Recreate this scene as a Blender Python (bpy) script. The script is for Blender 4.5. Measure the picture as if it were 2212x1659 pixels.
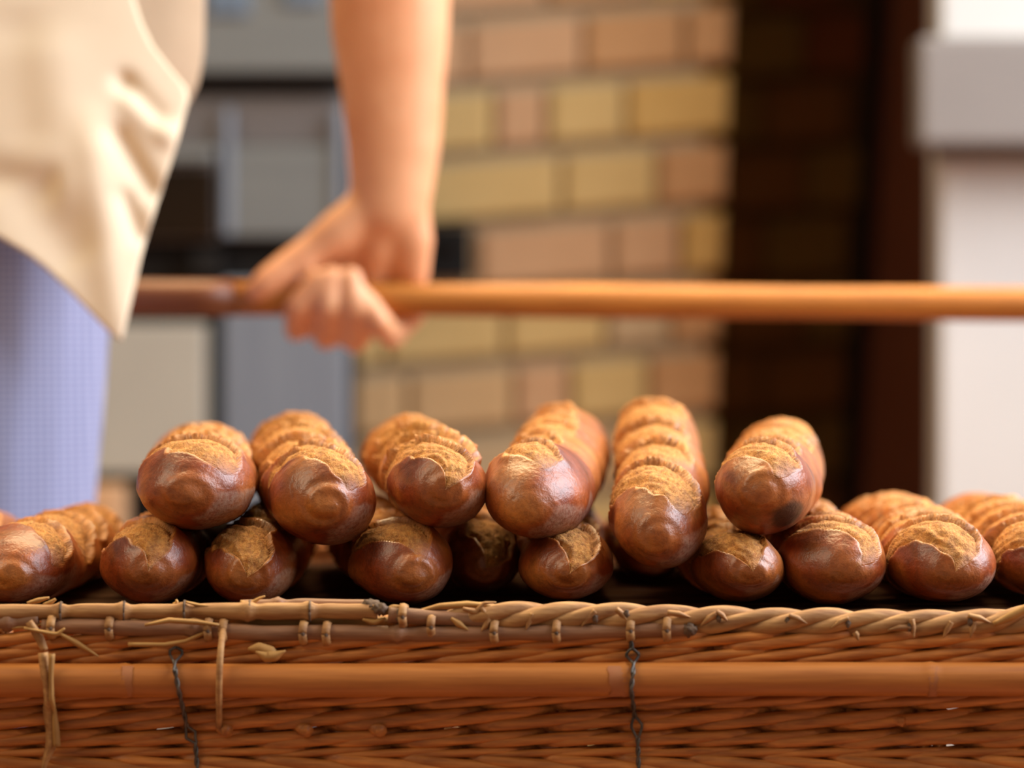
import bpy, bmesh, math, random
import numpy as np
from mathutils import Vector, Matrix

random.seed(7)
scene = bpy.context.scene
COL = scene.collection
for o in list(bpy.data.objects):
    bpy.data.objects.remove(o, do_unlink=True)

# ------------------------------------------------------------------ camera
F = 8000.0          # focal length in pixels of the 2212 px wide frame
ZC = 0.85           # camera height
HOR = 742.0         # pixel row of the horizon
cam_d = bpy.data.cameras.new('camera')
cam = bpy.data.objects.new('camera', cam_d)
COL.objects.link(cam)
cam.location = (0, 0, ZC)
cam.rotation_euler = (math.pi / 2, 0, 0)
cam_d.sensor_width = 36.0
cam_d.lens = F / 2212.0 * 36.0
cam_d.shift_y = -(829.5 - HOR) / 2212.0
cam_d.clip_start = 0.05
cam_d.dof.use_dof = True
cam_d.dof.focus_distance = 2.055
cam_d.dof.aperture_fstop = 4.0
scene.camera = cam

# ------------------------------------------------------------------ world, lights, exposure
world = bpy.data.worlds.new('room_air')
scene.world = world
world.use_nodes = True
bg = world.node_tree.nodes['Background']
bg.inputs[0].default_value = (1.0, 0.87, 0.72, 1)
bg.inputs[1].default_value = 0.32


def area(name, loc, target, sx, sy, power, color):
    d = bpy.data.lights.new(name, 'AREA')
    d.shape = 'RECTANGLE'
    d.size, d.size_y = sx, sy
    d.energy = power
    d.color = color
    o = bpy.data.objects.new(name, d)
    COL.objects.link(o)
    o.location = loc
    o.rotation_euler = (Vector(target) - Vector(loc)).to_track_quat('-Z', 'Y').to_euler()
    return o


area('window_daylight', (1.68, 2.35, 1.95), (0.0, 2.30, 0.85), 1.9, 1.6, 210, (0.86, 0.91, 1.0))
cl = area('ceiling_lamp_light', (-0.1, 3.0, 2.2), (0.0, 2.5, 0.7), 1.3, 0.8, 34, (1.0, 0.76, 0.42))
cl.data.spread = 1.9
area('counter_lamp_light', (-1.5, 1.6, 2.2), (-0.4, 2.75, 1.0), 1.2, 1.2, 40, (1.0, 0.80, 0.54))

vs = scene.view_settings
vs.view_transform = 'Standard'
vs.look = 'None'
vs.gamma = 1.0
vs.use_curve_mapping = False
vs.exposure = -0.65


# ------------------------------------------------------------------ helpers
def P(px, py, D):
    """pixel + distance -> world point"""
    return np.array(((px - 1106.0) * D / F, D, ZC - (py - HOR) * D / F))


def lin(r, g, b):
    f = lambda c: (c / 255.0 / 12.92) if c / 255.0 <= 0.04045 else ((c / 255.0 + 0.055) / 1.055) ** 2.4
    return (f(r), f(g), f(b), 1.0)


def link(name, mesh, parent=None, mat=None):
    o = bpy.data.objects.new(name, mesh)
    COL.objects.link(o)
    if parent is not None:
        o.parent = parent
    if mat is not None and len(mesh.materials) == 0:
        mesh.materials.append(mat)
    return o


def tag(o, label=None, cat=None, group=None, kind=None):
    if label: o['label'] = label
    if cat: o['category'] = cat
    if group: o['group'] = group
    if kind: o['kind'] = kind
    return o


def empty(name, loc=(0, 0, 0), rot=(0, 0, 0)):
    o = bpy.data.objects.new(name, None)
    COL.objects.link(o)
    o.location = loc
    o.rotation_euler = rot
    o.empty_display_size = 0.05
    return o


def np_mesh(name, V, Q, smooth=True):
    """quads (or tris) from arrays"""
    me = bpy.data.meshes.new(name)
    V = np.asarray(V, dtype=np.float32)
    Q = np.asarray(Q, dtype=np.int32)
    k = Q.shape[1]
    me.vertices.add(len(V))
    me.vertices.foreach_set('co', V.ravel())
    me.loops.add(Q.size)
    me.loops.foreach_set('vertex_index', Q.ravel())
    me.polygons.add(len(Q))
    me.polygons.foreach_set('loop_start', np.arange(0, Q.size, k, dtype=np.int32))
    me.polygons.foreach_set('loop_total', np.full(len(Q), k, dtype=np.int32))
    me.update(calc_edges=True)
    me.validate()
    if smooth:
        me.shade_smooth()
    return me


class MB:
    """collects shapes for one mesh"""
    def __init__(self):
        self.v, self.f = [], []

    def add(self, V, Fs):
        b = len(self.v)
        self.v += [tuple(map(float, p)) for p in V]
        self.f += [tuple(int(i) + b for i in q) for q in Fs]
        return self

    def box(self, x0, x1, y0, y1, z0, z1):
        V = [(x0, y0, z0), (x1, y0, z0), (x1, y1, z0), (x0, y1, z0), (x0, y0, z1), (x1, y0, z1), (x1, y1, z1), (x0, y1, z1)]
        return self.add(V, [(0, 3, 2, 1), (4, 5, 6, 7), (0, 1, 5, 4), (1, 2, 6, 5), (2, 3, 7, 6), (3, 0, 4, 7)])

    def tube(self, pts, r, sides=8, flat=1.0, up=(0, 0, 1), cap=True):
        pts = np.asarray(pts, float)
        n = len(pts)
        r = np.broadcast_to(np.asarray(r, float), (n,))
        T = np.gradient(pts, axis=0)
        T /= np.linalg.norm(T, axis=1)[:, None] + 1e-12
        u = np.asarray(up, float)
        if abs(np.dot(T[0], u)) > 0.9:
            u = np.array((0, 1.0, 0)) if abs(T[0][1]) < 0.9 else np.array((1.0, 0, 0))
        rings = []
        for i in range(n):
            u = u - T[i] * np.dot(u, T[i])
            u /= np.linalg.norm(u) + 1e-12
            w = np.cross(T[i], u)
            a = np.arange(sides) * 2 * math.pi / sides
            rings.append(pts[i] + r[i] * (np.cos(a)[:, None] * u + flat * np.sin(a)[:, None] * w))
        V = np.concatenate(rings)
        Fs = []
        for i in range(n - 1):
            for j in range(sides):
                k = (j + 1) % sides
                Fs.append((i * sides + j, i * sides + k, (i + 1) * sides + k, (i + 1) * sides + j))
        if cap:
            Fs.append(tuple(range(sides - 1, -1, -1)))
            Fs.append(tuple((n - 1) * sides + j for j in range(sides)))
        return self.add(V, Fs)

    def mesh(self, name, smooth=False):
        me = bpy.data.meshes.new(name)
        me.from_pydata(self.v, [], self.f)
        bm = bmesh.new(); bm.from_mesh(me)
        bmesh.ops.recalc_face_normals(bm, faces=bm.faces)
        bm.to_mesh(me); bm.free()
        if smooth:
            me.shade_smooth()
        return me

    def build(self, name, mat, parent=None, smooth=False, bevel=0):
        o = link(name, self.mesh(name, smooth), parent, mat)
        if bevel:
            m = o.modifiers.new('bevel', 'BEVEL'); m.width = bevel; m.segments = 2
        return o


# ------------------------------------------------------------------ materials
def new_mat(name):
    m = bpy.data.materials.new(name)
    m.use_nodes = True
    nt = m.node_tree
    b = nt.nodes['Principled BSDF']
    return m, nt, b


def N(nt, typ, **kw):
    n = nt.nodes.new(typ)
    for k, v in kw.items():
        setattr(n, k, v)
    return n


def noise(nt, scale, detail=4, vec=None, rough=0.55):
    n = N(nt, 'ShaderNodeTexNoise')
    n.inputs['Scale'].default_value = scale
    n.inputs['Detail'].default_value = detail
    n.inputs['Roughness'].default_value = rough
    if vec is not None:
        nt.links.new(vec, n.inputs['Vector'])
    return n.outputs['Fac']


def mapped(nt, scale=(1, 1, 1), coord='Object'):
    tc = N(nt, 'ShaderNodeTexCoord')
    mp = N(nt, 'ShaderNodeMapping')
    mp.inputs['Scale'].default_value = scale
    nt.links.new(tc.outputs[coord], mp.inputs['Vector'])
    return mp.outputs['Vector']


def ramp(nt, fac, stops):
    r = N(nt, 'ShaderNodeValToRGB')
    e = r.color_ramp.elements
    e[0].position, e[0].color = stops[0]
    e[1].position, e[1].color = stops[-1]
    for p, c in stops[1:-1]:
        x = e.new(p); x.color = c
    nt.links.new(fac, r.inputs['Fac'])
    return r.outputs['Color']


def mix(nt, fac, a, b, blend='MIX'):
    m = N(nt, 'ShaderNodeMix', data_type='RGBA', blend_type=blend)
    for sock, val in ((m.inputs[0], fac), (m.inputs[6], a), (m.inputs[7], b)):
        if hasattr(val, 'is_output') or isinstance(val, bpy.types.NodeSocket):
            nt.links.new(val, sock)
        else:
            sock.default_value = val
    return m.outputs[2]


def bump(nt, b, height, strength, dist=0.002):
    n = N(nt, 'ShaderNodeBump')
    n.inputs['Strength'].default_value = strength
    n.inputs['Distance'].default_value = dist
    nt.links.new(height, n.inputs['Height'])
    nt.links.new(n.outputs['Normal'], b.inputs['Normal'])
    return n


def mathn(nt, op, a, b=None, c=None):
    m = N(nt, 'ShaderNodeMath', operation=op)
    for s, v in zip(m.inputs, (a, b, c)):
        if v is None: continue
        if isinstance(v, bpy.types.NodeSocket): nt.links.new(v, s)
        else: s.default_value = v
    return m.outputs[0]


def simple_mat(name, c1, c2=None, scale=20, rough=0.6, metal=0.0, stretch=(1, 1, 1), bmp=0.0, bdist=0.002, spec=0.5, coord='Object', tint=0.0):
    m, nt, b = new_mat(name)
    b.inputs['Roughness'].default_value = rough
    b.inputs['Metallic'].default_value = metal
    b.inputs['Specular IOR Level'].default_value = spec
    vec = mapped(nt, stretch, coord)
    nz = noise(nt, scale, 5, vec)
    col = ramp(nt, nz, [(0.3, c1), (0.7, c2 or c1)])
    if tint:
        oi = N(nt, 'ShaderNodeObjectInfo')
        hs = N(nt, 'ShaderNodeHueSaturation')
        v = mathn(nt, 'MULTIPLY_ADD', oi.outputs['Random'], 2 * tint, 1 - tint)
        nt.links.new(v, hs.inputs['Value'])
        nt.links.new(col, hs.inputs['Color'])
        col = hs.outputs['Color']
    nt.links.new(col, b.inputs['Base Color'])
    if bmp:
        bump(nt, b, nz, bmp, bdist)
    return m


def bread_mat():
    m, nt, b = new_mat('baked_crust')
    at = lambda n: N(nt, 'ShaderNodeAttribute', attribute_name=n).outputs['Fac']
    oi = N(nt, 'ShaderNodeObjectInfo')
    vec = mapped(nt)
    big = noise(nt, 28, 4, vec)
    fine = noise(nt, 420, 4, vec)
    crust = ramp(nt, big, [(0.25, lin(88, 34, 10)), (0.5, lin(130, 54, 17)), (0.75, lin(166, 82, 30))])
    tanc = lin(200, 130, 58)
    crust = mix(nt, mathn(nt, 'MULTIPLY', at('toast'), 0.85), crust, tanc)  # toast mask also carries the warm light put on the loaf backs
    sv = mapped(nt, (60, 22, 60))
    strata = noise(nt, 9, 6, sv, 0.65)
    pale = ramp(nt, strata, [(0.28, lin(162, 92, 32)), (0.5, lin(202, 136, 58)), (0.75, lin(226, 170, 92))])
    col = mix(nt, at('pale'), crust, pale)
    speck = ramp(nt, noise(nt, 210, 5, vec, 0.7), [(0.34, (0.62, 0.58, 0.55, 1)), (0.52, (1, 1, 1, 1)), (0.72, (1.28, 1.2, 1.1, 1))])
    col = mix(nt, 0.8, col, speck, 'MULTIPLY')
    fl = mathn(nt, 'MULTIPLY', at('flour'), ramp(nt, fine, [(0.35, (0.25, 0.25, 0.25, 1)), (0.6, (1, 1, 1, 1))]))
    col = mix(nt, mathn(nt, 'MULTIPLY', fl, 0.62), col, lin(165, 140, 118))
    col = mix(nt, at('char'), col, lin(52, 38, 30))
    nt.links.new(col, b.inputs['Base Color'])
    r = mathn(nt, 'MULTIPLY_ADD', at('pale'), 0.40, mathn(nt, 'MULTIPLY_ADD', big, 0.16, 0.30))
    r = mathn(nt, 'MULTIPLY_ADD', at('flour'), 0.25, r)
    nt.links.new(r, b.inputs['Roughness'])
    b.inputs['Specular IOR Level'].default_value = 0.65
    h = mathn(nt, 'MULTIPLY', strata, at('pale'))
    h = mathn(nt, 'MULTIPLY_ADD', h, 1.6, mathn(nt, 'MULTIPLY_ADD', noise(nt, 90, 4, vec), 0.35, mathn(nt, 'MULTIPLY', fine, 0.22)))
    bump(nt, b, h, 0.75, 0.0022)
    return m


def trouser_mat():
    m, nt, b = new_mat('checked_cotton')
    tc = N(nt, 'ShaderNodeTexCoord')
    sp = N(nt, 'ShaderNodeSeparateXYZ')
    nt.links.new(tc.outputs['Object'], sp.inputs[0])
    lines = []
    for s in (sp.outputs['X'], sp.outputs['Z']):
        fr = mathn(nt, 'FRACT', mathn(nt, 'MULTIPLY', s, 210.0))
        lines.append(mathn(nt, 'GREATER_THAN', fr, 0.5))
    k = mathn(nt, 'MULTIPLY', mathn(nt, 'ADD', lines[0], lines[1]), 0.5)
    col = ramp(nt, k, [(0.0, lin(164, 166, 192)), (0.5, lin(138, 142, 174)), (1.0, lin(110, 116, 152))])
    nt.links.new(col, b.inputs['Base Color'])
    b.inputs['Roughness'].default_value = 0.9
    return m


def skin_mat():
    m, nt, b = new_mat('skin')
    vec = mapped(nt)
    col = ramp(nt, noise(nt, 14, 4, vec), [(0.3, lin(224, 152, 104)), (0.7, lin(240, 178, 130))])
    nt.links.new(col, b.inputs['Base Color'])
    b.inputs['Roughness'].default_value = 0.5
    b.inputs['Subsurface Weight'].default_value = 0.15
    b.inputs['Subsurface Radius'].default_value = (0.012, 0.005, 0.003)
    b.inputs['Subsurface Scale'].default_value = 0.6
    return m


M = {}
M['bread'] = bread_mat()
M['wicker'] = simple_mat('brown_wicker', lin(150, 84, 32), lin(212, 134, 60), 6, 0.5, stretch=(6, 60, 60), bmp=0.25, bdist=0.0015, tint=0.14)
M['bamboo'] = simple_mat('bamboo_cane', lin(164, 94, 36), lin(194, 120, 52), 5, 0.45, stretch=(3, 50, 50), bmp=0.12, bdist=0.001)
M['bamboo_scuff'] = simple_mat('bamboo_scuff', lin(176, 112, 66), lin(160, 90, 44), 60, 0.6)
M['reed'] = simple_mat('dry_reed', lin(138, 90, 46), lin(188, 140, 84), 5, 0.7, stretch=(6, 50, 50), bmp=0.35, bdist=0.002, tint=0.08)
M['reed_dark'] = simple_mat('old_reed', lin(120, 80, 52), lin(158, 110, 74), 5, 0.6, stretch=(6, 50, 50), bmp=0.3, bdist=0.002, tint=0.08)
M['slat'] = simple_mat('shadow_tray_slat', lin(58, 36, 22), lin(80, 52, 32), 6, 0.95, stretch=(4, 40, 40), spec=0.05)  # shadow between the loaves put into the dark slat colour
M['husk'] = simple_mat('straw_husk', lin(156, 108, 48), lin(196, 148, 82), 40, 0.7, tint=0.1)
M['knot'] = simple_mat('dark_knot', lin(60, 44, 34), lin(112, 84, 60), 160, 0.8, bmp=0.6)
M['wire'] = simple_mat('twisted_wire', lin(70, 66, 62), lin(112, 104, 96), 120, 0.45, metal=0.8)
M['skin'] = skin_mat()
M['nail'] = simple_mat('fingernail', lin(236, 190, 168), None, 10, 0.35)
M['shirt'] = simple_mat('tan_shirt', lin(172, 146, 116), lin(184, 158, 128), 10, 0.9, bmp=0.2, bdist=0.004)
M['apron'] = simple_mat('cream_apron', lin(228, 206, 174), lin(236, 216, 186), 8, 0.9, bmp=0.15, bdist=0.004)
M['trousers'] = trouser_mat()
M['shoe'] = simple_mat('black_shoe', lin(30, 28, 28), lin(44, 40, 40), 20, 0.5)
M['hair'] = simple_mat('brown_hair', lin(50, 32, 20), lin(76, 50, 30), 50, 0.6)
M['pole'] = simple_mat('varnished_pole', lin(156, 90, 28), lin(192, 120, 42), 4, 0.5, stretch=(3, 40, 40), bmp=0.1)
M['pole_dark'] = simple_mat('reddish_pole', lin(104, 54, 24), lin(128, 70, 34), 4, 0.45, stretch=(3, 40, 40))
M['steel'] = simple_mat('brushed_steel', lin(112, 116, 116), lin(122, 126, 124), 4, 0.45, metal=0.3, stretch=(1, 1, 30))
M['steel_blue'] = simple_mat('blue_grey_steel', lin(116, 124, 136), lin(128, 136, 146), 4, 0.45, metal=0.3, stretch=(30, 1, 1))
M['steel_dark'] = simple_mat('dull_dark_steel', lin(104, 100, 98), lin(116, 112, 110), 4, 0.5, metal=0.3)
M['cream_panel'] = simple_mat('cream_enamel', lin(160, 155, 143), lin(168, 163, 150), 6, 0.5)
M['display'] = simple_mat('blue_display', lin(92, 108, 124), lin(104, 118, 132), 10, 0.35)
M['black'] = simple_mat('black_iron', lin(18, 15, 13), lin(26, 22, 18), 30, 0.7, spec=0.2)
M['oven_glass'] = simple_mat('sooty_oven_glass', lin(24, 15, 6), lin(32, 20, 8), 10, 0.5, spec=0.1)
M['mortar'] = simple_mat('grey_mortar', lin(160, 142, 112), lin(170, 152, 122), 30, 0.95, bmp=0.4)
M['shade_mortar'] = simple_mat('shade_mortar', lin(96, 68, 36), lin(108, 78, 44), 30, 0.95, bmp=0.4)  # darker mortar carries the shade of the recess
for nm, a, b_ in (('brick_ochre', (188, 156, 98), (196, 164, 106)), ('brick_tan', (184, 148, 102), (192, 156, 110)),
                  ('brick_pink', (184, 142, 102), (192, 150, 110)), ('brick_brown', (176, 130, 84), (184, 138, 92)),
                  ('brick_gold', (186, 146, 80), (194, 156, 90)), ('brick_grey', (174, 146, 108), (182, 154, 116)),
                  ('brick_shade', (138, 90, 40), (152, 102, 50)), ('brick_shade_red', (134, 72, 36), (146, 84, 44)), ('brick_shade_green', (140, 106, 46), (152, 118, 56))):  # last three are recess bricks, darkened to stand in for its shade
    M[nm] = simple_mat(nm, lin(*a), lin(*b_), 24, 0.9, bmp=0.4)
M['plaster'] = simple_mat('white_plaster', lin(204, 199, 192), lin(210, 205, 198), 5, 0.9)
M['grey_box'] = simple_mat('grey_painted_beam', lin(132, 124, 118), lin(140, 132, 126), 5, 0.7)
M['beam_shade'] = simple_mat('grey_beam_shade', lin(118, 114, 114), lin(126, 122, 120), 5, 0.7)
M['tile'] = simple_mat('terracotta_tile', lin(150, 104, 80), lin(170, 122, 96), 6, 0.7)
M['window_paint'] = simple_mat('window_paint', lin(226, 224, 218), None, 5, 0.6)


def glass_mat():
    m = bpy.data.materials.new('window_glass'); m.use_nodes = True
    nt = m.node_tree; nt.nodes.clear()
    o = N(nt, 'ShaderNodeOutputMaterial'); t = N(nt, 'ShaderNodeBsdfTransparent'); g = N(nt, 'ShaderNodeBsdfGlossy')
    g.inputs['Roughness'].default_value = 0.02
    x = N(nt, 'ShaderNodeMixShader'); x.inputs[0].default_value = 0.06
    nt.links.new(t.outputs[0], x.inputs[1]); nt.links.new(g.outputs[0], x.inputs[2]); nt.links.new(x.outputs[0], o.inputs[0])
    return m


M['glass'] = glass_mat()

# ------------------------------------------------------------------ structure
fl = MB().box(-2.2, 2.1, -0.6, 5.2, -0.05, 0.0).build('floor', M['tile']); tag(fl, 'terracotta tiled bakery floor', 'floor', kind='structure')

WY = 4.0    # face of the lit brick wall
BH = 150.0


def course_y(k, px):            # pixel row of the top of course k
    return 40 + BH * k - 0.075 * (px - 980)


def edge_px(py):
    return 1582 - 0.04 * py


wall = MB().box(-0.25, P(1545, 0, WY)[0] - 0.012, WY + 0.012, WY + 0.5, 0.0, 2.6).build('wall_back', M['mortar'])
tag(wall, 'brick wall of ochre and tan bricks with grey joints', 'wall', kind='structure')

palette = ['brick_ochre', 'brick_tan', 'brick_pink', 'brick_brown', 'brick_gold', 'brick_grey']
rows_photo = {   # joints (px) and colours as the photo shows them
    -1: ([640, 900, 1180, 1400], ['brick_tan', 'brick_grey', 'brick_pink', 'brick_brown', 'brick_gold']),
    0: ([760, 1010, 1260, 1480], ['brick_tan', 'brick_pink', 'brick_pink', 'brick_brown', 'brick_brown']),
    1: ([830, 1068, 1180, 1352], ['brick_ochre', 'brick_ochre', 'brick_pink', 'brick_ochre', 'brick_gold']),
    2: ([900, 1212, 1420], ['brick_ochre', 'brick_ochre', 'brick_ochre', 'brick_brown']),
    3: ([1030, 1320, 1470], ['brick_grey', 'brick_pink', 'brick_pink', 'brick_gold']),
    4: ([830, 1090, 1310, 1450], ['brick_ochre', 'brick_ochre', 'brick_ochre', 'brick_grey', 'brick_brown']),
    5: ([880, 1110, 1230, 1400], ['brick_tan', 'brick_tan', 'brick_pink', 'brick_ochre', 'brick_brown']),
    6: ([940, 1180, 1340], ['brick_tan', 'brick_grey', 'brick_tan', 'brick_ochre']),
}
rb = random.Random(3)


def brick(px0, px1, k, mat, parent, Y, right_edge=False, depth=0.03, gap=15, cy=course_y, jut=0.0):
    ya, yb = gap, BH - gap
    c = []
    for (px, dy) in ((px0 + 6, ya), (px1 - 6, ya), (px1 - 6, yb), (px0 + 6, yb)):
        py = cy(k, px) + dy
        if right_edge and px > px0 + 20:
            px = edge_px(py)
        c.append(P(px, py, Y))
    b = 0.004
    cen = sum(c) / 4
    front = []
    for p in c:
        q = p + (cen - p) / np.linalg.norm(cen - p) * b * 1.6
        q[1] = Y - jut
        front.append(q)
    mid = [np.array((p[0], Y - jut + b, p[2])) for p in c]
    back = [np.array((p[0], Y + depth, p[2])) for p in c]
    o = cen.copy()
    V = [p - o for p in front + mid + back]
    Fs = [(0, 1, 2, 3)] + [(i, i + 4, (i + 1) % 4 + 4, (i + 1) % 4) for i in range(4)] + [(i + 4, i + 8, (i + 1) % 4 + 8, (i + 1) % 4 + 4) for i in range(4)] + [(11, 10, 9, 8)]
    ob = MB().add(V, Fs).build('brick', M[mat], parent)
    ob.location = o
    return ob


for k in range(-13, 16):
    if k in rows_photo:
        js, cols = rows_photo[k]
    else:
        js = []; x = 640 + rb.random() * 200
        while x < 1430:
            js.append(x); x += rb.choice([150, 240, 260, 300])
        cols = [rb.choice(palette) for _ in range(len(js) + 1)]
    xs = [620] + [j for j in js if j > 680] + [1580]
    cols = cols[-(len(xs) - 1):]
    for i in range(len(xs) - 1):
        # keep every course between floor and wall top
        py_hi, py_lo = course_y(k, xs[i + 1]), course_y(k, xs[i]) + BH
        if ZC - (py_lo - HOR) * WY / F < 0.0:
            continue
        brick(xs[i], xs[i + 1], k, cols[i], wall, WY, i == len(xs) - 2, jut=rb.random() * 0.004)

# recess behind the brick wall's edge; its shade is put into the colours
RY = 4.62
rec = MB().box(0.1, 1.55, RY + 0.012, RY + 0.2, 0.0, 2.6).build('wall_recess', M['shade_mortar'])
tag(rec, 'brick wall at the back of the dark recess, shade put into its colour', 'wall', kind='structure')
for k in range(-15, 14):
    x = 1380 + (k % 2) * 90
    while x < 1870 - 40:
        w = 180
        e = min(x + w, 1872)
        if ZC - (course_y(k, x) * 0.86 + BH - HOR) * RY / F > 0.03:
            brick(x, e, k, rb.choice(['brick_shade', 'brick_shade', 'brick_shade_red', 'brick_shade_green']), rec, RY,
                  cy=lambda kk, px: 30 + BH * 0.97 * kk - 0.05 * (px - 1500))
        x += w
rs = MB().box(1.5, 1.55, 4.05, RY, 0, 2.6).build('wall_recess_side', M['shade_mortar']); tag(rs, 'side wall of the recess, shade put into its colour', 'wall', kind='structure')
rt = MB().box(0.2, 1.5, 4.02, RY, 2.3, 2.6).build('ceiling_recess', M['shade_mortar']); tag(rt, 'ceiling over the recess, shade put into its colour', 'ceiling', kind='structure')

# iron door standing in the recess
dx0, dx1 = P(1872, 0, 4.5)[0], P(2060, 0, 4.5)[0]
dr = empty('iron_door', ((dx0 + dx1) / 2, 4.5, 0.0)); tag(dr, 'black iron door leaning in the dark recess beside the white pillar', 'door')
cxd = (dx0 + dx1) / 2
def shear_box(mb, x0, x1, y0, y1, z0, z1, lean):
    V = [(x0 + lean * z, y, z) if s == 0 else (x1 + lean * z, y, z) for z in (z0, z1) for (s, y) in ((0, y0), (1, y0), (1, y1), (0, y1))]
    return mb.add(V, [(0, 3, 2, 1), (4, 5, 6, 7), (0, 1, 5, 4), (1, 2, 6, 5), (2, 3, 7, 6), (3, 0, 4, 7)])
M['door_wood'] = simple_mat('brown_door', lin(118, 62, 30), lin(132, 74, 36), 5, 0.7, stretch=(20, 20, 2))  # brown leaf colour with upright streaks
hw = (dx1 - dx0) / 2
shear_box(MB(), -hw + .0, hw + .03, 0.0, 0.02, 0, 2.0, 0.06).build('door_leaf', M['door_wood'], dr).location.x = -0.06
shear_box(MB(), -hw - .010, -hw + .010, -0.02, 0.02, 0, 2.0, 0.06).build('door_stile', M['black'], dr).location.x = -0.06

# white plastered pillar with grey beam
px0 = P(2032, 0, 3.72)[0]
pil = MB().box(px0, px0 + 0.75, 3.72, 3.82, 0, 2.6).build('wall_pillar', M['plaster'], bevel=0.004); tag(pil, 'white plastered pillar right of the dark recess', 'wall', kind='structure')
bx = P(1985, 0, 3.66)
tr = MB().box(P(1988, 0, 3.64)[0], px0 + 0.8, 3.64, 3.72, P(0, 312, 3.64)[2], P(0, 78, 3.64)[2]).build('trim_1', M['grey_box'], bevel=0.006)
tag(tr, 'grey painted beam end across the white pillar', 'beam', kind='structure')
t2 = MB().box(P(2026, 0, 3.69)[0], px0 + 0.8, 3.69, 3.72, P(0, 345, 3.69)[2], P(0, 312, 3.69)[2]).build('beam_shadow', M['beam_shade'], bevel=0.004)  # grey strip painted as the shadow line below the beam
tag(t2, 'thin grey strip standing in for the shadow under the grey beam', 'shadow_strip', kind='structure')

# right wall with the window that gives the daylight
wr = MB()
wr.box(1.6, 1.7, -0.6, 1.35, 0, 3.0); wr.box(1.6, 1.7, 3.35, 5.2, 0, 3.0); wr.box(1.6, 1.7, 1.35, 3.35, 0, 1.1); wr.box(1.6, 1.7, 1.35, 3.35, 2.8, 3.0)
tag(wr.build('wall_right', M['plaster']), 'white plastered wall with the window', 'wall', kind='structure')
wn = empty('window_1', (1.63, 2.35, 1.1)); tag(wn, 'white painted window in the right wall', 'window', kind='structure')
wf = MB()
for (a, b_, c, d) in ((-1.0, -0.95, 0, 1.7), (0.95, 1.0, 0, 1.7), (-0.95, 0.95, 0, 0.05), (-0.95, 0.95, 1.65, 1.7), (-0.02, 0.02, 0.05, 1.65)):
    wf.box(-0.02, 0.02, a, b_, c, d)
wf.build('window_frame', M['window_paint'], wn)
MB().box(-0.003, 0.003, -0.95, -0.02, 0.05, 1.65).build('pane', M['glass'], wn)
MB().box(-0.003, 0.003, 0.02, 0.95, 0.05, 1.65).build('pane', M['glass'], wn)

# ------------------------------------------------------------------ oven behind the baker
OY = 3.8
def oz(py, D=OY): return ZC - (py - HOR) * D / F
def ox(px, D=OY): return (px - 1106) * D / F
ov = empty('bread_oven', (ox(380), OY + 0.15, 0)); tag(ov, 'grey steel bread oven with panelled doors beside the brick wall', 'oven')
OC = Vector(ov.location)
def opart(name, mat, px0, px1, py0, py1, y0, y1, parent=None, bevel=0.003):
    """box between pixel columns and rows on the oven front; y relative to oven face"""
    ob = MB().box(ox(px0) - OC.x, ox(px1) - OC.x, OY + y0 - OC.y, OY + y1 - OC.y, max(0.0, oz(py1)), oz(py0)).build(name, M[mat], parent or ov, bevel=bevel)
    return ob
opart('body', 'black', -300, 756, 150, 3000, 0.01, 0.3)
opart('hood', 'steel', -300, 748, -900, 163, -0.05, 0.3)
opart('hood_lip', 'black', -300, 748, 163, 200, -0.03, 0.2)
opart('display_panel', 'display', 455, 545, -40, 44, -0.056, -0.04)
opart('display_panel', 'display', 618, 700, -60, 22, -0.056, -0.04)
opart('fascia', 'steel_dark', -300, 748, 204, 318, -0.012, 0.2)
d1 = opart('loading_door', 'steel_dark', 150, 474, 318, 520, -0.02, 0.02)
opart('door_rail', 'steel', 150, 470, 322, 352, -0.035, -0.02, d1)
opart('door_glass', 'oven_glass', 190, 470, 366, 515, -0.026, -0.019, d1)
opart('side_panel', 'steel', 484, 746, 318, 512, -0.02, 0.02)
opart('edge_strip', 'steel_blue', 484, 506, 236, 512, -0.026, -0.02)
opart('edge_strip', 'steel_blue', 722, 746, 236, 512, -0.026, -0.02)
opart('recess_post', 'black', 415, 480, 540, 600, -0.02, 0.02)
opart('lower_door', 'cream_panel', -200, 450, 700, 1022, -0.03, 0.02)
opart('lower_panel', 'steel_blue', 484, 752, 606, 2600, -0.02, 0.02)
opart('base_panel', 'cream_panel', -200, 450, 1180, 2600, -0.02, 0.02)
cr = MB().box(ox(180) - 0.0, ox(285), OY - 0.12, OY - 0.03, 0.0, oz(1042)).build('fire_brick_plinth', M['brick_pink'], bevel=0.004)
tag(cr, 'pinkish brick plinth standing against the cream oven door', 'plinth')

# small iron latch on the brick wall
lt = empty('iron_latch', P(972, 545, WY)); tag(lt, 'small dark iron latch fixed on the brick wall', 'latch')
MB().box(-0.028, 0.024, -0.018, 0.002, -0.03, 0.028).build('plate', M['black'], lt, bevel=0.002)
MB().tube([(0.008, -0.018, 0.012), (0.008, -0.04, 0.012)], 0.009, 10).build('pin', M['black'], lt)
MB().box(-0.026, 0.018, -0.026, -0.018, -0.028, -0.018).build('hook', M['black'], lt)

# ------------------------------------------------------------------ baguettes
FLOOR_Z = 0.7035


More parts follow.
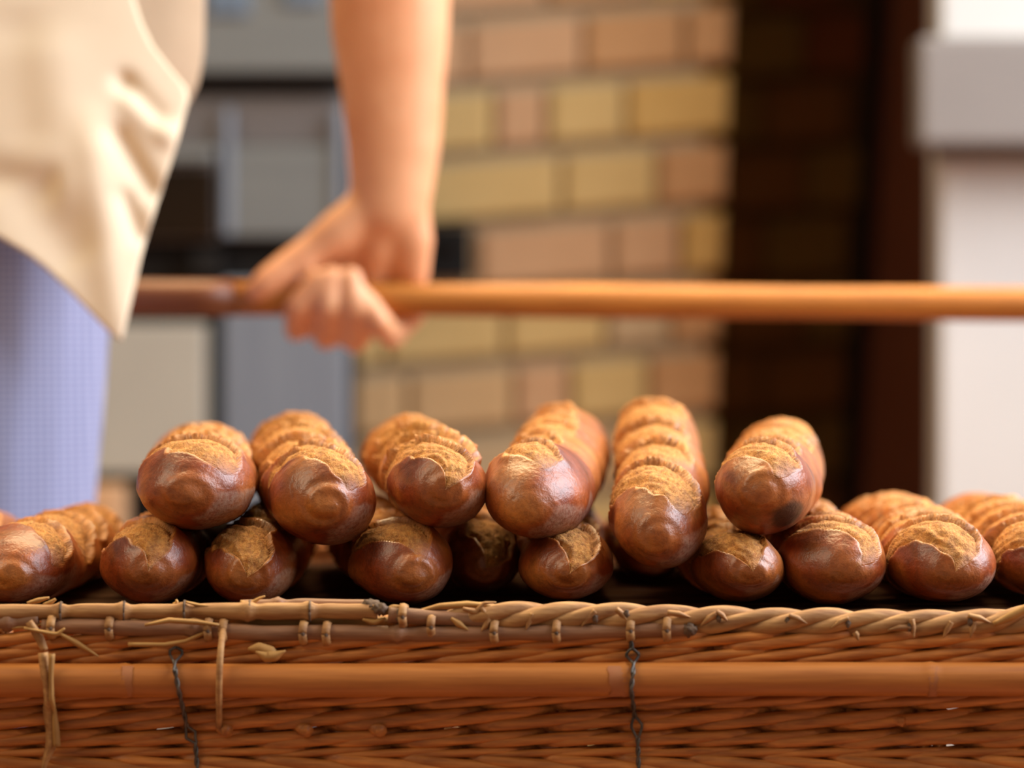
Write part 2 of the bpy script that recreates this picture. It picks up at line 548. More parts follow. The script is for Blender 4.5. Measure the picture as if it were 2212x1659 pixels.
def lattice(p, freq, seed, octaves=2):
    """smooth 3D value noise of points in cm, about -1..1"""
    out = np.zeros(p.shape[:-1]); amp = 1.0
    for o_ in range(octaves):
        tab = np.random.default_rng(seed * 31 + o_).uniform(-1, 1, 4096)
        q = p * freq * 2 ** o_ + 57.3
        i = np.floor(q).astype(int); f = q - i; f = f * f * (3 - 2 * f)
        def at(dx, dy, dz):
            h = (i[..., 0] + dx) * 73856093 ^ (i[..., 1] + dy) * 19349663 ^ (i[..., 2] + dz) * 83492791
            return tab[(h ^ (h >> 7)) & 4095]
        x, y, z = f[..., 0], f[..., 1], f[..., 2]
        c = lambda a, b, t: a + (b - a) * t
        out += amp * c(c(c(at(0, 0, 0), at(1, 0, 0), x), c(at(0, 1, 0), at(1, 1, 0), x), y), c(c(at(0, 0, 1), at(1, 0, 1), x), c(at(0, 1, 1), at(1, 1, 1), x), y), z)
        amp *= 0.5
    return out


def sstep(a, b, x):
    t = np.clip((x - a) / (b - a), 0, 1)
    return t * t * (3 - 2 * t)


def make_loaf(front, back, rx=2.85, rz=2.5, seed=0, s0=2.2, phi0=-14, nslash=5, gap=7.6, roll=0.0, ear=0.42, wid=1.25, lean=34,
              tip=(0.1, -0.25), flour=0.8, char=None, pinch=0.07, label='', toast=0.5, bend=0.6, blunt=4.3, under=0.88, nub=0.11, hl0=5.9):
    """loaf in cm, axis +Y from nose tip (0) to back tip (L); scores are torn open lenses across the top"""
    rng = np.random.default_rng(seed)
    front, back = np.array(front), np.array(back)
    L = np.linalg.norm(back - front) * 100
    n_s, n_p = 260, 132
    t = np.linspace(0, 1, n_s)
    s = L * (0.5 - 0.5 * np.cos(math.pi * (0.03 * 0 + t))) * 0.55 + L * t ** 1.25 * 0.45
    s[0], s[-1] = 0.0, L
    S, PH = np.meshgrid(s, np.arange(n_p) / n_p * 2 * math.pi - math.pi, indexing='ij')
    e1 = np.clip(S / blunt, 0, 1); e2 = np.clip((L - S) / 5.5, 0, 1)
    prof = (1 - (1 - e1) ** 2.3) ** 0.52 * (1 - (1 - e2) ** 2.2) ** 0.55
    rm = (rx + rz) / 2
    PT = np.stack([rx * prof * np.sin(PH), S, rz * prof * np.cos(PH)], -1)
    low = lattice(PT, 0.22, seed, 1) * 0.20 + lattice(PT, 0.45, seed + 20, 1) * 0.10 * (1 + 1.0 * (1 - e1))
    mid = lattice(PT, 0.7, seed + 50, 2) * 0.05
    disp = (low + mid) * prof
    pale = np.zeros_like(S); idx = np.full(S.shape, -1); toastm = np.zeros_like(S)
    edge_n = lattice(PT, 0.9, seed + 90, 2) * 0.16
    rag = rng.normal(0, 1, S.shape)
    rag = (rag + np.roll(rag, 1, 1) + np.roll(rag, 1, 0)) / 3
    scale_bulge = np.zeros_like(S)
    for i in range(nslash):
        si = s0 + i * gap + rng.uniform(-0.5, 0.5)
        if si > L - 3: break
        ph = math.radians(phi0 + rng.uniform(-14, 14)) + roll
        a = ((PH - ph + math.pi) % (2 * math.pi) - math.pi) * rm * 0.95
        be = math.radians(lean + rng.uniform(-5, 5))
        ds = S - si
        al = ds * math.cos(be) - a * math.sin(be)
        pe = ds * math.sin(be) + a * math.cos(be)
        hl = (hl0 + rng.uniform(-0.7, 0.7))
        w = wid * (1 + rng.uniform(-0.15, 0.2)) * 1.12 * np.clip(1 - (np.abs(al + edge_n) / hl) ** 2.4, 0, 1) ** 0.6 * (1 + edge_n * 1.6)
        w = np.maximum(w, 1e-3)
        win = np.clip(1 - (al / hl) ** 4, 0, 1)
        d_r = pe - w          # >0 : outside on the right/back side
        d_l = -pe - w         # >0 : outside on the left/front side
        inside = sstep(0.06, -0.10, np.maximum(d_r, d_l)) * (np.abs(al) < hl)
        q = np.clip(pe / w, -1, 1)
        e_r = ear * rng.uniform(0.7, 1.3) * (1 + 0.35 * (i > 0)); e_l = ear * rng.uniform(0.35, 0.8) * (1 + 0.5 * (i > 0))
        h = np.zeros_like(S)
        w_r = sstep(-0.07, 0.09, d_r); w_l = sstep(-0.07, 0.09, d_l); w_in = np.clip(1 - w_r - w_l, 0, 1)
        h += w_r * e_r * np.exp(-np.clip(d_r, 0, 9) / 0.42) * win
        h += w_l * e_l * np.exp(-np.clip(d_l, 0, 9) / 0.5) * win
        h += w_in * (-0.05 - 0.16 * np.abs(q) ** 4 + 0.13 * (1 - q * q)) * win
        # layered tearing inside the score
        h += inside * 0.05 * np.sin(pe * 8 + 5.0 * lattice(PT, 0.5, seed + i, 2)) * win + inside * (rag * 0.022 + lattice(PT, 2.6, seed + 7, 2) * 0.05)
        lip = np.exp(-((d_r - 0.03) / 0.10) ** 2) + np.exp(-((d_l - 0.03) / 0.10) ** 2)
        h += lip * win * lattice(PT, 1.1, seed + 11 + i, 2) * 0.08
        front_fade = sstep(-hl * 1.02, -hl * 0.62, al + edge_n * 2.0)
        inside = inside * (0.15 + 0.85 * front_fade)
        h = h * (0.25 + 0.75 * front_fade)
        disp += h * np.minimum(1, prof * 1.3)
        toastm = np.maximum(toastm, lip * win * 0.9)
        new = inside > pale
        idx = np.where(new & (inside > 0.5), i, idx)
        pale = np.maximum(pale, inside)
        scale_bulge += -np.exp(-((ds - gap * 0.5) / 1.6) ** 2)
    top = np.clip(np.cos(PH), 0, 1)
    prof2 = prof * (1 + pinch * scale_bulge)
    # rolled tip of the dough: little nub with a spiral groove
    rho = S
    disp += nub * np.exp(-(rho / 0.5) ** 2) * (np.sin(2 * math.pi * (rho / 0.62) - PH + seed) * np.clip(rho / 0.2, 0, 1) * 0.7 + 0.3 + 0.5 * lattice(PT, 1.2, seed + 3, 1))
    R = np.stack([rx * prof2 * np.sin(PH), np.zeros_like(S), rz * prof2 * np.cos(PH) * np.where(np.cos(PH) < 0, under, 1.0)], -1)
    nrm = np.stack([np.sin(PH) / rx, np.zeros_like(S), np.cos(PH) / rz], -1)
    nrm /= np.linalg.norm(nrm, axis=-1)[..., None]
    # near the nose the outward direction turns to the front
    fr = (1 - e1) ** 1.2
    nrm = nrm * np.sqrt(1 - np.clip(fr, 0, 1) ** 2)[..., None]
    nrm[..., 1] = -np.clip(fr, 0, 1)
    V = R + nrm * disp[..., None]
    V[..., 1] += S
    k = (1 - np.clip(S / 6, 0, 1)) ** 2
    V[..., 0] += tip[0] * k + bend * np.sin(S / L * math.pi) * rng.choice([-1, 1]) * 0.6
    V[..., 2] += tip[1] * k
    # colour masks
    fm = lattice(PT, 0.5, seed + 200, 3)
    flo = flour * sstep(-0.02, 0.10, np.cos(PH - 2.35) - 0.72 + fm * 0.14) * sstep(0.5, 0.9, S + fm * 0.3) * sstep(9, 4, S)
    flo = flo * (1 - pale)
    tm = np.clip(toastm + toast * sstep(-0.2, 0.9, lattice(PT, 0.35, seed + 300, 2)) + 0.45 * sstep(5, 17, S) + 0.35 * np.exp(-(S / 0.6) ** 2), 0, 1)  # crust turns golden towards the back: warm light put into the mask
    ch = np.zeros_like(S)
    if char:
        cs, cp, cr_ = char
        dd = np.sqrt((S - cs) ** 2 + (((PH - cp + math.pi) % (2 * math.pi) - math.pi) * rm * prof) ** 2)
        ch = 0.85 * sstep(cr_ + 0.25, cr_ - 0.15, dd + fm * 0.15)
    # orientation
    d = (back - front) / np.linalg.norm(back - front)
    yaw = math.atan2(-d[0], d[1]); pitch = math.asin(d[2])
    base_mid = (front + back) / 2
    root = empty('baguette', (base_mid[0], base_mid[1], base_mid[2] - rz * under * 0.01), (pitch, 0, yaw))
    V[..., 1] -= L / 2
    V[..., 2] += rz * under
    V *= 0.01
    vid = np.arange(n_s * n_p).reshape(n_s, n_p)
    q = np.stack([vid[:-1], np.roll(vid, -1, 1)[:-1], np.roll(vid, -1, 1)[1:], vid[1:]], -1).reshape(-1, 4)
    fi = idx.reshape(-1)[q]
    cnt = (fi >= 0).sum(1)
    fidx = np.where(cnt >= 3, fi.max(1), -1)
    Vf = V.reshape(-1, 3)
    at = {'pale': pale, 'flour': flo, 'char': ch, 'toast': tm}  # 'toast' holds crust colour and the warm light towards the back
    for gi in range(-1, nslash):
        sel = q[fidx == gi]
        if len(sel) == 0: continue
        u, inv = np.unique(sel, return_inverse=True)
        name = 'crust' if gi < 0 else 'score'
        me = np_mesh(name, Vf[u], inv.reshape(-1, 4))
        for an, av in at.items():
            a_ = me.attributes.new(an, 'FLOAT', 'POINT')
            a_.data.foreach_set('value', av.reshape(-1)[u].astype(np.float32))
        link(name, me, root, M['bread'])
    tag(root, label, 'bread', 'baguettes heaped in the wicker basket')
    return root


D1, D2 = 2.055, 2.50
def top_loaf(f, b, **kw):
    return make_loaf(P(f[0], f[1], D1 + kw.pop('df', 0)), P(b[0], b[1], D2 + kw.pop('db', 0)), **kw)


def low_loaf(fx, bx_, rz=2.4, df=0.0, lift=0.0, db=0.0, **kw):
    z = FLOOR_Z + rz * 0.0088 + lift
    a = P(fx, 0, D1 + df); a[2] = z
    b = P(bx_, 0, D2 + db); b[2] = z
    return make_loaf(a, b, rz=rz, **kw)


UP = dict(under=0.97)
top_loaf((418, 1060), (430, 992), rx=3.3, rz=2.5, seed=11, s0=4.6, phi0=-20, gap=7.0, tip=(-0.5, -0.2), flour=0.95, lean=46, wid=1.3, **UP,
         label='upper baguette with a broad glossy nose and grey floury cheek, above the pointed brown one')
top_loaf((705, 1090), (630, 975), rx=2.95, rz=2.75, seed=12, s0=3.6, phi0=-24, gap=5.2, nslash=7, lean=40, wid=1.45, hl0=5.4, tip=(0.0, 0.0), nub=0.2, **UP,
         label='upper baguette with a swirled nose and tight layered scores on top')
top_loaf((950, 1058), (862, 978), rx=2.8, rz=2.5, seed=13, s0=4.6, phi0=-32, gap=5.8, nslash=6, lean=30, hl0=6.4, ear=0.5, tip=(0.3, 0.0), wid=1.5, **UP,
         label='upper baguette with several stepped ridges and a sharp raised crust ear')
top_loaf((1146, 1082), (1222, 958), rx=3.0, rz=2.7, seed=14, s0=7.2, phi0=-46, gap=8.0, lean=24, hl0=6.6, wid=1.45, tip=(-0.2, -0.4), blunt=5.0, nub=0.05, **UP,
         label='upper baguette with a smooth shiny copper-coloured side and a knobbly far end')
top_loaf((1420, 1150), (1412, 922), rx=2.7, rz=2.7, seed=15, s0=5.6, phi0=-44, gap=9.5, lean=42, wid=1.9, pinch=0.14, tip=(0.0, -0.3), blunt=4.6, db=-0.03, **UP,
         label='tallest baguette, tilted steeply upwards with a pinched waist')
top_loaf((1645, 1068), (1680, 985), rx=2.8, rz=2.6, seed=16, s0=4.8, phi0=-30, gap=7.0, lean=40, tip=(0.0, 0.15), char=(1.6, 2.35, 1.0), flour=0.2, db=-0.02, wid=1.45, **UP,
         label='upper baguette with a round charred black patch under its nose')

low_loaf(12, 203, rx=2.9, rz=2.3, seed=20, s0=6, phi0=5, gap=7, df=-0.0, db=-0.10, label='lower baguette lying askew at the basket side below the blue trousers')
low_loaf(-262, -10, rx=2.75, rz=2.2, seed=21, s0=5, db=-0.08, label='outermost lower baguette at the basket side, only its far end showing')
low_loaf(316, 420, rx=2.8, rz=2.42, seed=22, s0=3.8, phi0=-26, lean=28, wid=1.3, tip=(0.1, -0.2), nub=0.1, label='lower baguette with a pointed top, smooth reddish brown crust and dimpled nose')
low_loaf(530, 610, rx=2.6, rz=2.45, seed=23, s0=3.0, phi0=-26, wid=1.5, tip=(0.1, -0.5), nub=0.17, label='lower baguette with a puckered button nose and wide matte score')
low_loaf(880, 796, rx=2.75, rz=2.42, seed=24, s0=4.4, phi0=-34, lean=42, wid=1.5, tip=(0.4, -0.4), nub=0.15, label='lower baguette with a curled slit in its nose under the stepped-ridge loaf')
low_loaf(1045, 985, rx=2.3, rz=2.3, seed=25, s0=3.4, df=0.07, label='lower baguette sunk in deep shadow between two others')
low_loaf(1230, 1222, rx=2.75, rz=2.22, seed=26, s0=4.2, phi0=-18, lean=22, wid=1.15, tip=(0.0, -0.1), nub=0.15, label='small lower baguette with a starburst button nose beside the tall tilted loaf')
low_loaf(1410, 1372, rx=1.9, rz=1.85, seed=31, s0=3.4, df=0.21, label='short baguette hidden in shadow under the tall tilted loaf')
low_loaf(1607, 1528, rx=2.6, rz=2.0, seed=27, s0=4.4, phi0=-36, lean=26, wid=1.3, tip=(0.5, 0.2), label='low flat baguette with a glossy upturned nose under the charred loaf')
low_loaf(1818, 1696, rx=3.0, rz=2.45, seed=28, s0=4.0, phi0=-34, lean=50, hl0=6.6, gap=5.6, nslash=7, wid=1.35, tip=(0.4, -0.1), nub=0.06, label='lower baguette with one big crescent score over a plain amber front')
low_loaf(2048, 1888, rx=3.05, rz=2.45, seed=29, s0=3.8, phi0=-30, lean=46, hl0=6.6, nslash=7, wid=1.4, gap=5.4, tip=(0.4, -0.2), nub=0.06, label='lower baguette with parallel ribbon-like scores and an open pale far end')
low_loaf(2275, 2085, rx=2.85, rz=2.5, seed=30, s0=4.5, phi0=-40, gap=6.4, wid=1.6, df=0.02, label='lower baguette with golden open scores down its flank at the bent rim end')

# ------------------------------------------------------------------ basket
BYF, BYB = 2.0, 2.53
BX0, BX1 = -0.40, 0.40
def bX(px): return (px - 1106) * BYF / F
def bZ(py): return ZC - (py - HOR) * BYF / F
bk = empty('wicker_basket', (0, 2.265, 0)); tag(bk, 'long brown wicker bread basket with a bamboo rail and reed rim', 'basket')
BO = np.array((0, 2.265, 0))
def bp(mb, name, mat, smooth=True, parent=None, bevel=0):
    mb.v = [(v[0], v[1] - BO[1], v[2]) for v in mb.v]
    return mb.build(name, M[mat], parent or bk, smooth, bevel)

SP = 155.0
stake_px = [1857 + SP * k for k in range(-18, 6)]
stake_me = None
for k, px in enumerate(stake_px):
    for off in (-0.0042, 0.0042):
        x = bX(px) + off
        if not BX0 < x < BX1: continue
        if stake_me is None:
            stake_me = MB().tube([(0, 0, 0.0), (0, 0, 0.35), (0, 0, 0.695)], 0.0038, 8).mesh('stake', True)
            stake_me.materials.append(M['wicker'])
        for yy in (BYF, BYB):
            if yy == BYB and k % 2: continue
            o = link('stake', stake_me, bk); o.location = (x, yy - BO[1], 0)

xs = np.arange(BX0, BX1 + 0.001, 0.0055)
U = (xs * F / BYF + 1106 - stake_px[0]) / SP      # position counted in stakes


def weaver(pyc, k, n=3, over=2.0, r=0.003, rise=0.0085, A=0.0068, ph=0.0, jit=0.0, sign=1, seed=0):
    g = np.random.default_rng(seed)
    p = (U - k + ph) % n
    z = np.where(p < over + 0.25, (p / (over + 0.25) - 0.5), 0.5 - (p - over - 0.25) / (n - over - 0.25)) * rise * sign
    mid = over / 2
    y = -A * np.tanh(2.6 * np.cos((p - mid - 0.0) * 2 * math.pi / n + 0.0) + 1.2)
    wob = jit * np.interp(U, np.arange(-3, 40), g.normal(0, 1, 43))
    rr = r * np.interp(U, np.arange(-3, 40), g.uniform(0.88, 1.12, 43))
    pts = np.stack([xs, BYF + y, bZ(pyc) + z + wob], 1)
    return MB().tube(pts, rr, 8)


row = 0
back_src = []
for pyc, r, rise in ((1380, 0.0034, 0.0100), (1411, 0.0033, 0.0100),
                     (1508, 0.0029, 0.0075), (1549, 0.0036, 0.0094), (1592, 0.0030, 0.0072), (1622, 0.0023, 0.0048)):
    for k in range(3):
        o = bp(weaver(pyc, k, r=r, rise=rise, ph=0.12 * row, jit=0.0004, seed=row * 7 + k), 'weaver', 'wicker')
        back_src.append(o)
    row += 1
for k in range(3):
    o = bp(weaver(1652, k, n=3, r=0.0037, rise=0.0090, ph=0.5, sign=-1, A=0.0075, seed=90 + k), 'braid_strand', 'wicker')
    back_src.append(o)
for o in back_src:      # the far side of the basket is woven the same way
    c = o.copy(); COL.objects.link(c); c.parent = bk
    c.location = (0, BYB - BYF, 0)
for o in back_src[:6]:  # extra far rows added to darken the bright gaps between loaves
    c = o.copy(); COL.objects.link(c); c.parent = bk
    c.location = (0, BYB - BYF, 0.0205)

# bamboo rails
def bamboo(y, name, nodes):
    pxs = np.linspace(bX(-500), bX(2700), 240)
    pxs = pxs[(pxs > BX0 - 0.01) & (pxs < BX1 + 0.01)]
    r = np.full(len(pxs), 0.0091)
    for nd in nodes:
        r += 0.0005 * np.exp(-((pxs - bX(nd)) / 0.0022) ** 2) - 0.0003 * np.exp(-((pxs - bX(nd) - 0.004) / 0.0014) ** 2)
    pts = np.stack([pxs, np.full(len(pxs), y), bZ(1463.5) + 0.0004 * np.sin(pxs * 9)], 1)
    return bp(MB().tube(pts, r, 20), name, 'bamboo')
bamboo(BYF - 0.014, 'bamboo_rail', (275, 1350, 2005, -200))
bamboo(BYB + 0.014, 'bamboo_rail', (500, 1500))
for px, w in ((284, 22), (1333, 40), (2006, 18)):
    a = np.linspace(-1.2, 1.0, 9)
    mb = MB(); V = []; Fs = []
    g = np.random.default_rng(px)
    for i, t in enumerate(a):
        r = 0.00945
        cw = w * 0.5 * (0.7 + 0.5 * g.random())
        for s_ in (-1, 1):
            V.append((bX(px + s_ * cw), BYF - 0.014 - r * math.cos(t), bZ(1463.5) + r * math.sin(t)))
    Fs = [(2 * i, 2 * i + 1, 2 * i + 3, 2 * i + 2) for i in range(len(a) - 1)]
    bp(mb.add(V, Fs), 'scuffed_node', 'bamboo_scuff')

# side frames
for x in (BX0, BX1):
    for (py, r, m) in ((1345, 0.008, 'reed'), (1463, 0.009, 'bamboo'), (1395, 0.004, 'wicker'), (1520, 0.004, 'wicker'), (1550, 0.004, 'wicker'), (1582, 0.004, 'wicker'), (1640, 0.005, 'wicker')):
        bp(MB().tube([(x, BYF - 0.012, bZ(py)), (x, 2.26, bZ(py)), (x, BYB + 0.012, bZ(py))], r, 10), 'side_rod', m)
    for y in np.arange(BYF + 0.04, BYB, 0.078):
        bp(MB().tube([(x, y, 0), (x, y, 0.695)], 0.004, 8), 'side_stake', 'wicker')
# floor slats of the tray
for i in range(11):
    y = 2.022 + i * 0.0485
    bp(MB().box(BX0, BX1, y, y + 0.040, FLOOR_Z - 0.012, FLOOR_Z - 0.0022), 'floor_slat', 'slat', False, bevel=0.002)
for y in (BYF + 0.012, BYB - 0.012):
    bp(MB().tube([(BX0, y, FLOOR_Z - 0.0165), (BX1, y, FLOOR_Z - 0.0165)], 0.0045, 10), 'bearer_rod', 'wicker')
# lower ring near the ground
for y in (BYF, BYB):
    bp(MB().tube([(BX0, y - 0.006, 0.03), (BX1, y - 0.006, 0.03)], 0.005, 10), 'base_rod', 'wicker')

# rim: jointed reeds on one half ...
def reed(pts_px, r, nodes, name, mat, y, seed=0, wave=2.0):
    g = np.random.default_rng(seed)
    px = np.arange(pts_px[0][0], pts_px[-1][0] + 1, 9.0)
    py = np.interp(px, [p[0] for p in pts_px], [p[1] for p in pts_px])
    py += wave * np.interp(px, np.arange(-600, 3000, 130), g.normal(0, 1, len(np.arange(-600, 3000, 130))))
    rr = np.full(len(px), r) * np.interp(px, np.arange(-600, 3000, 90), g.uniform(0.86, 1.12, len(np.arange(-600, 3000, 90))))
    for nd in nodes:
        rr += 0.0014 * np.exp(-((px - nd) / 9.0) ** 2) - 0.0006 * np.exp(-((px - nd - 22) / 12.0) ** 2)
    pts = np.stack([bX(px), np.full(len(px), y) + 0.0006 * np.sin(px * 0.02), bZ(py)], 1)
    return bp(MB().tube(pts, rr, 12), name, mat)


reed([(-480, 1330), (0, 1322), (400, 1318), (820, 1319)], 0.0045, (132, 268, 398, 538, 668, -120), 'rim_reed', 'reed', BYF - 0.006, 1)
reed([(520, 1309), (660, 1306), (800, 1308)], 0.0031, (600,), 'rim_reed', 'reed_dark', BYF + 0.002, 2, 0.6)
reed([(95, 1352), (300, 1355), (600, 1362), (900, 1368), (1200, 1366), (1485, 1356)], 0.0043, (420, 860), 'rim_reed', 'reed_dark', BYF - 0.008, 3, 1.5)
reed([(-480, 1360), (0, 1345), (95, 1338)], 0.0038, (20,), 'rim_reed', 'reed_dark', BYF - 0.007, 4)
reed([(840, 1328), (960, 1336), (1060, 1340)], 0.0042, (), 'rim_reed', 'reed_dark', BYF - 0.007, 5)
reed([(240, 1341), (480, 1343), (700, 1345), (1000, 1346)], 0.0030, (), 'rim_reed', 'husk', BYF + 0.001, 6, 2.5)
reed([(-480, 1350), (300, 1342), (900, 1345)], 0.0040, (), 'rim_reed', 'wicker', BYF + 0.006, 7, 1.0)
# ... and a twisted reed rope on the other half
for k in range(3):
    px = np.arange(930, 2720, 7.0)
    cy_ = np.interp(px, [930, 1000, 1300, 1600, 1900, 2150, 2300], [1336, 1330, 1330, 1340, 1347, 1345, 1322])
    g = np.random.default_rng(40 + k)
    a = (px - 930) / 330.0 * 2 * math.pi + k * 2 * math.pi / 3
    fat = np.interp(px, [930, 1050, 2800], [0.35, 1, 1])
    ro = 0.0036 * fat
    pts = np.stack([bX(px), BYF - 0.004 - ro * np.cos(a), bZ(cy_) + ro * np.sin(a) * 1.05], 1)
    rr = 0.0043 * fat * np.interp(px, np.arange(900, 2800, 70), g.uniform(0.85, 1.13, len(np.arange(900, 2800, 70))))
    keep = pts[:, 0] < BX1 + 0.005
    bp(MB().tube(pts[keep], rr[keep], 10), 'rope_strand', 'reed')
# back rim
bp(MB().tube([(BX0, BYB, 0.717), (0, BYB, 0.716), (BX1, BYB, 0.717)], 0.006, 10), 'rim_reed', 'reed')


def leaf(pts_px, w, name='husk', mat='husk', y=BYF - 0.013, curl=0.0012, seed=0):
    """thin curved strip with thickness following pixels on the basket face"""
    pts = np.array([(bX(a), y - (c if len(q) > 2 else 0), bZ(b)) for q in pts_px for (a, b, c) in [tuple(q) + (0,) * (3 - len(q))]])
    n = len(pts)
    tt = np.linspace(0, n - 1, n * 4)
    P3 = np.stack([np.interp(tt, np.arange(n), pts[:, i]) for i in range(3)], 1)
    ww = np.interp(tt, np.arange(n), w) * 0.5 / F * BYF
    T = np.gradient(P3, axis=0); T /= np.linalg.norm(T, axis=1)[:, None] + 1e-9
    side = np.cross(T, np.array((0, -1.0, 0))); side /= np.linalg.norm(side, axis=1)[:, None] + 1e-9
    V = []; Fs = []
    for i in range(len(P3)):
        for c, dy in ((-1, curl), (0, 0), (1, curl)):
            V.append(P3[i] + side[i] * ww[i] * c + np.array((0, dy, 0)))
    m_ = len(P3)
    for i in range(m_ - 1):
        for j in range(2):
            Fs.append((i * 3 + j, i * 3 + j + 1, i * 3 + j + 4, i * 3 + j + 3))
    mb = MB().add(V, Fs)
    o = bp(mb, name, mat, True)
    s = o.modifiers.new('solid', 'SOLIDIFY'); s.thickness = 0.0006
    return o


# ring ties around the lower reed (dark hollow stub ends of split canes)
for (px, py) in ((115, 1352), (240, 1354), (452, 1358), (484, 1360), (656, 1364), (706, 1366), (870, 1328), (931, 1350), (1066, 1362), (1200, 1362), (1359, 1358), (1437, 1357)):
    pts = []
    for i in range(17):
        a = i / 16 * 2 * math.pi
        pts.append((bX(px) + 0.0012 * math.sin(a * 0.5), BYF - 0.0085 - 0.0053 * math.cos(a), bZ(py) + 0.0056 * math.sin(a)))
    t_ = bp(MB().tube(pts, 0.0014, 6, flat=1.8), 'ring_tie', 'reed')
    st = MB().tube([(bX(px + 1), BYF - 0.0128, bZ(py + 1) + 0.0024), (bX(px + 1), BYF - 0.0146, bZ(py + 1)), (bX(px + 2), BYF - 0.0128, bZ(py + 1) - 0.0026)], (0.0008, 0.0013, 0.0007), 6)
    bp(st, 'tie_end', 'knot')
for (px, py) in ((132, 1321), (268, 1320), (398, 1318), (538, 1318), (668, 1319)):
    pts = [(bX(px + 3), BYF - 0.006 - 0.0056 * math.cos(i / 8 * math.pi), bZ(py) + 0.0056 * math.sin(i / 8 * math.pi)) for i in range(17)]
    bp(MB().tube(pts, 0.00045, 6, flat=1.6), 'node_ring', 'knot')
# end knots
def knot(px, py, s, y, seed):
    g = np.random.default_rng(seed)
    bm = bmesh.new(); bmesh.ops.create_icosphere(bm, subdivisions=3, radius=1)
    me = bpy.data.meshes.new('cane_knot')
    for v in bm.verts:
        n = v.co.normalized()
        k = 1 + 0.18 * math.sin(7 * n.x + seed) * math.sin(6 * n.z + 1) + 0.1 * g.normal()
        v.co = Vector((n.x * s[0] * k, n.y * s[1] * k, n.z * s[2] * k))
    bm.to_mesh(me); bm.free(); me.shade_smooth()
    o = link('cane_knot', me, bk, M['knot']); o.location = (bX(px), y - BO[1], bZ(py))
knot(800, 1309, (0.0062, 0.005, 0.0038), BYF - 0.004, 1)
knot(822, 1313, (0.0042, 0.004, 0.0034), BYF - 0.009, 2)
knot(1488, 1357, (0.0042, 0.004, 0.0037), BYF - 0.010, 3)
knot(868, 1327, (0.0032, 0.003, 0.0042), BYF - 0.010, 4)
for (px, py, sd) in ((1285, 1333, 11), (1352, 1322, 5), (1550, 1332, 6), (1697, 1338, 7), (1828, 1344, 8), (1960, 1352, 9), (2090, 1340, 10)):
    knot(px, py, (0.0014, 0.0007, 0.0022), BYF - 0.0115, sd)

# hanging reed straps and loose straw
leaf([(70, 1338), (92, 1372), (104, 1400)], (16, 20, 16), 'reed_strap', 'reed', BYF - 0.016)
leaf([(104, 1402, .011), (110, 1450, .012), (116, 1500, .010), (114, 1530, .004), (118, 1570, .003), (117, 1605, .003), (104, 1640, .002), (98, 1668, .002)], (22, 22, 20, 28, 24, 24, 14, 8), 'reed_strap', 'reed', BYF - 0.014, 0.003)
leaf([(124, 1404, .012), (122, 1455, .0125), (122, 1502, .011), (126, 1530, .005), (128, 1570, .004), (130, 1606, .004)], (14, 12, 14, 10, 18, 18), 'reed_strap', 'husk', BYF - 0.014, 0.002)
bp(MB().tube([(bX(486), BYF - 0.012, bZ(1350)), (bX(484), BYF - 0.0225, bZ(1395)), (bX(483), BYF - 0.0265, bZ(1425)), (bX(481), BYF - 0.0262, bZ(1480)), (bX(479), BYF - 0.018, bZ(1525)), (bX(477), BYF - 0.0125, bZ(1566))], 0.00175, 8), 'reed_strap', 'reed')
leaf([(136, 1366), (175, 1388), (218, 1414)], (8, 14, 4), 'straw', 'husk', BYF - 0.013)
leaf([(282, 1388), (360, 1389), (405, 1381), (445, 1364)], (10, 11, 9, 8), 'straw', 'husk', BYF - 0.014)
leaf([(318, 1346), (370, 1336), (430, 1340), (478, 1346)], (6, 12, 12, 6), 'straw', 'husk', BYF - 0.015)
leaf([(540, 1398), (562, 1396), (588, 1406), (600, 1412)], (8, 26, 30, 16), 'husk_scrap', 'husk', BYF - 0.015)
leaf([(556, 1402), (580, 1414), (598, 1412), (621, 1400)], (3, 24, 22, 3), 'husk_scrap', 'husk', BYF - 0.017)
leaf([(520, 1300), (542, 1304), (560, 1292), (574, 1286)], (10, 12, 7, 3), 'straw', 'husk', BYF - 0.006)
leaf([(60, 1302), (85, 1296), (108, 1290)], (6, 12, 4), 'straw', 'husk', BYF - 0.004)
leaf([(95, 1306), (112, 1300), (122, 1293)], (8, 10, 5), 'straw', 'husk', BYF - 0.004)
leaf([(375, 1305), (384, 1300), (381, 1294)], (6, 7, 4), 'straw', 'husk', BYF - 0.004)
leaf([(404, 1298), (430, 1305), (480, 1310)], (5, 8, 4), 'straw', 'husk', BYF - 0.009)
leaf([(60, 1352), (130, 1366), (148, 1352)], (6, 10, 4), 'straw', 'husk', BYF - 0.017)
leaf([(0, 1356), (70, 1350), (130, 1340)], (8, 10, 5), 'straw', 'husk', BYF - 0.010)
leaf([(905, 1318), (950, 1308), (1010, 1304), (1060, 1306)], (6, 14, 16, 8), 'husk_scrap', 'husk', BYF - 0.008)
leaf([(975, 1332), (992, 1345), (1012, 1358)], (6, 16, 4), 'husk_scrap', 'husk', BYF - 0.012)
leaf([(1040, 1310), (1056, 1330), (1050, 1348), (1040, 1360)], (8, 14, 14, 5), 'husk_scrap', 'reed', BYF - 0.012)
leaf([(1000, 1312), (1030, 1320), (1046, 1300), (1072, 1298)], (8, 16, 8, 3), 'husk_scrap', 'reed', BYF - 0.011)
leaf([(825, 1325), (850, 1312), (880, 1310)], (10, 18, 6), 'husk_scrap', 'husk', BYF - 0.009)
leaf([(785, 1335), (810, 1342), (835, 1332)], (6, 14, 5), 'husk_scrap', 'husk', BYF - 0.011)
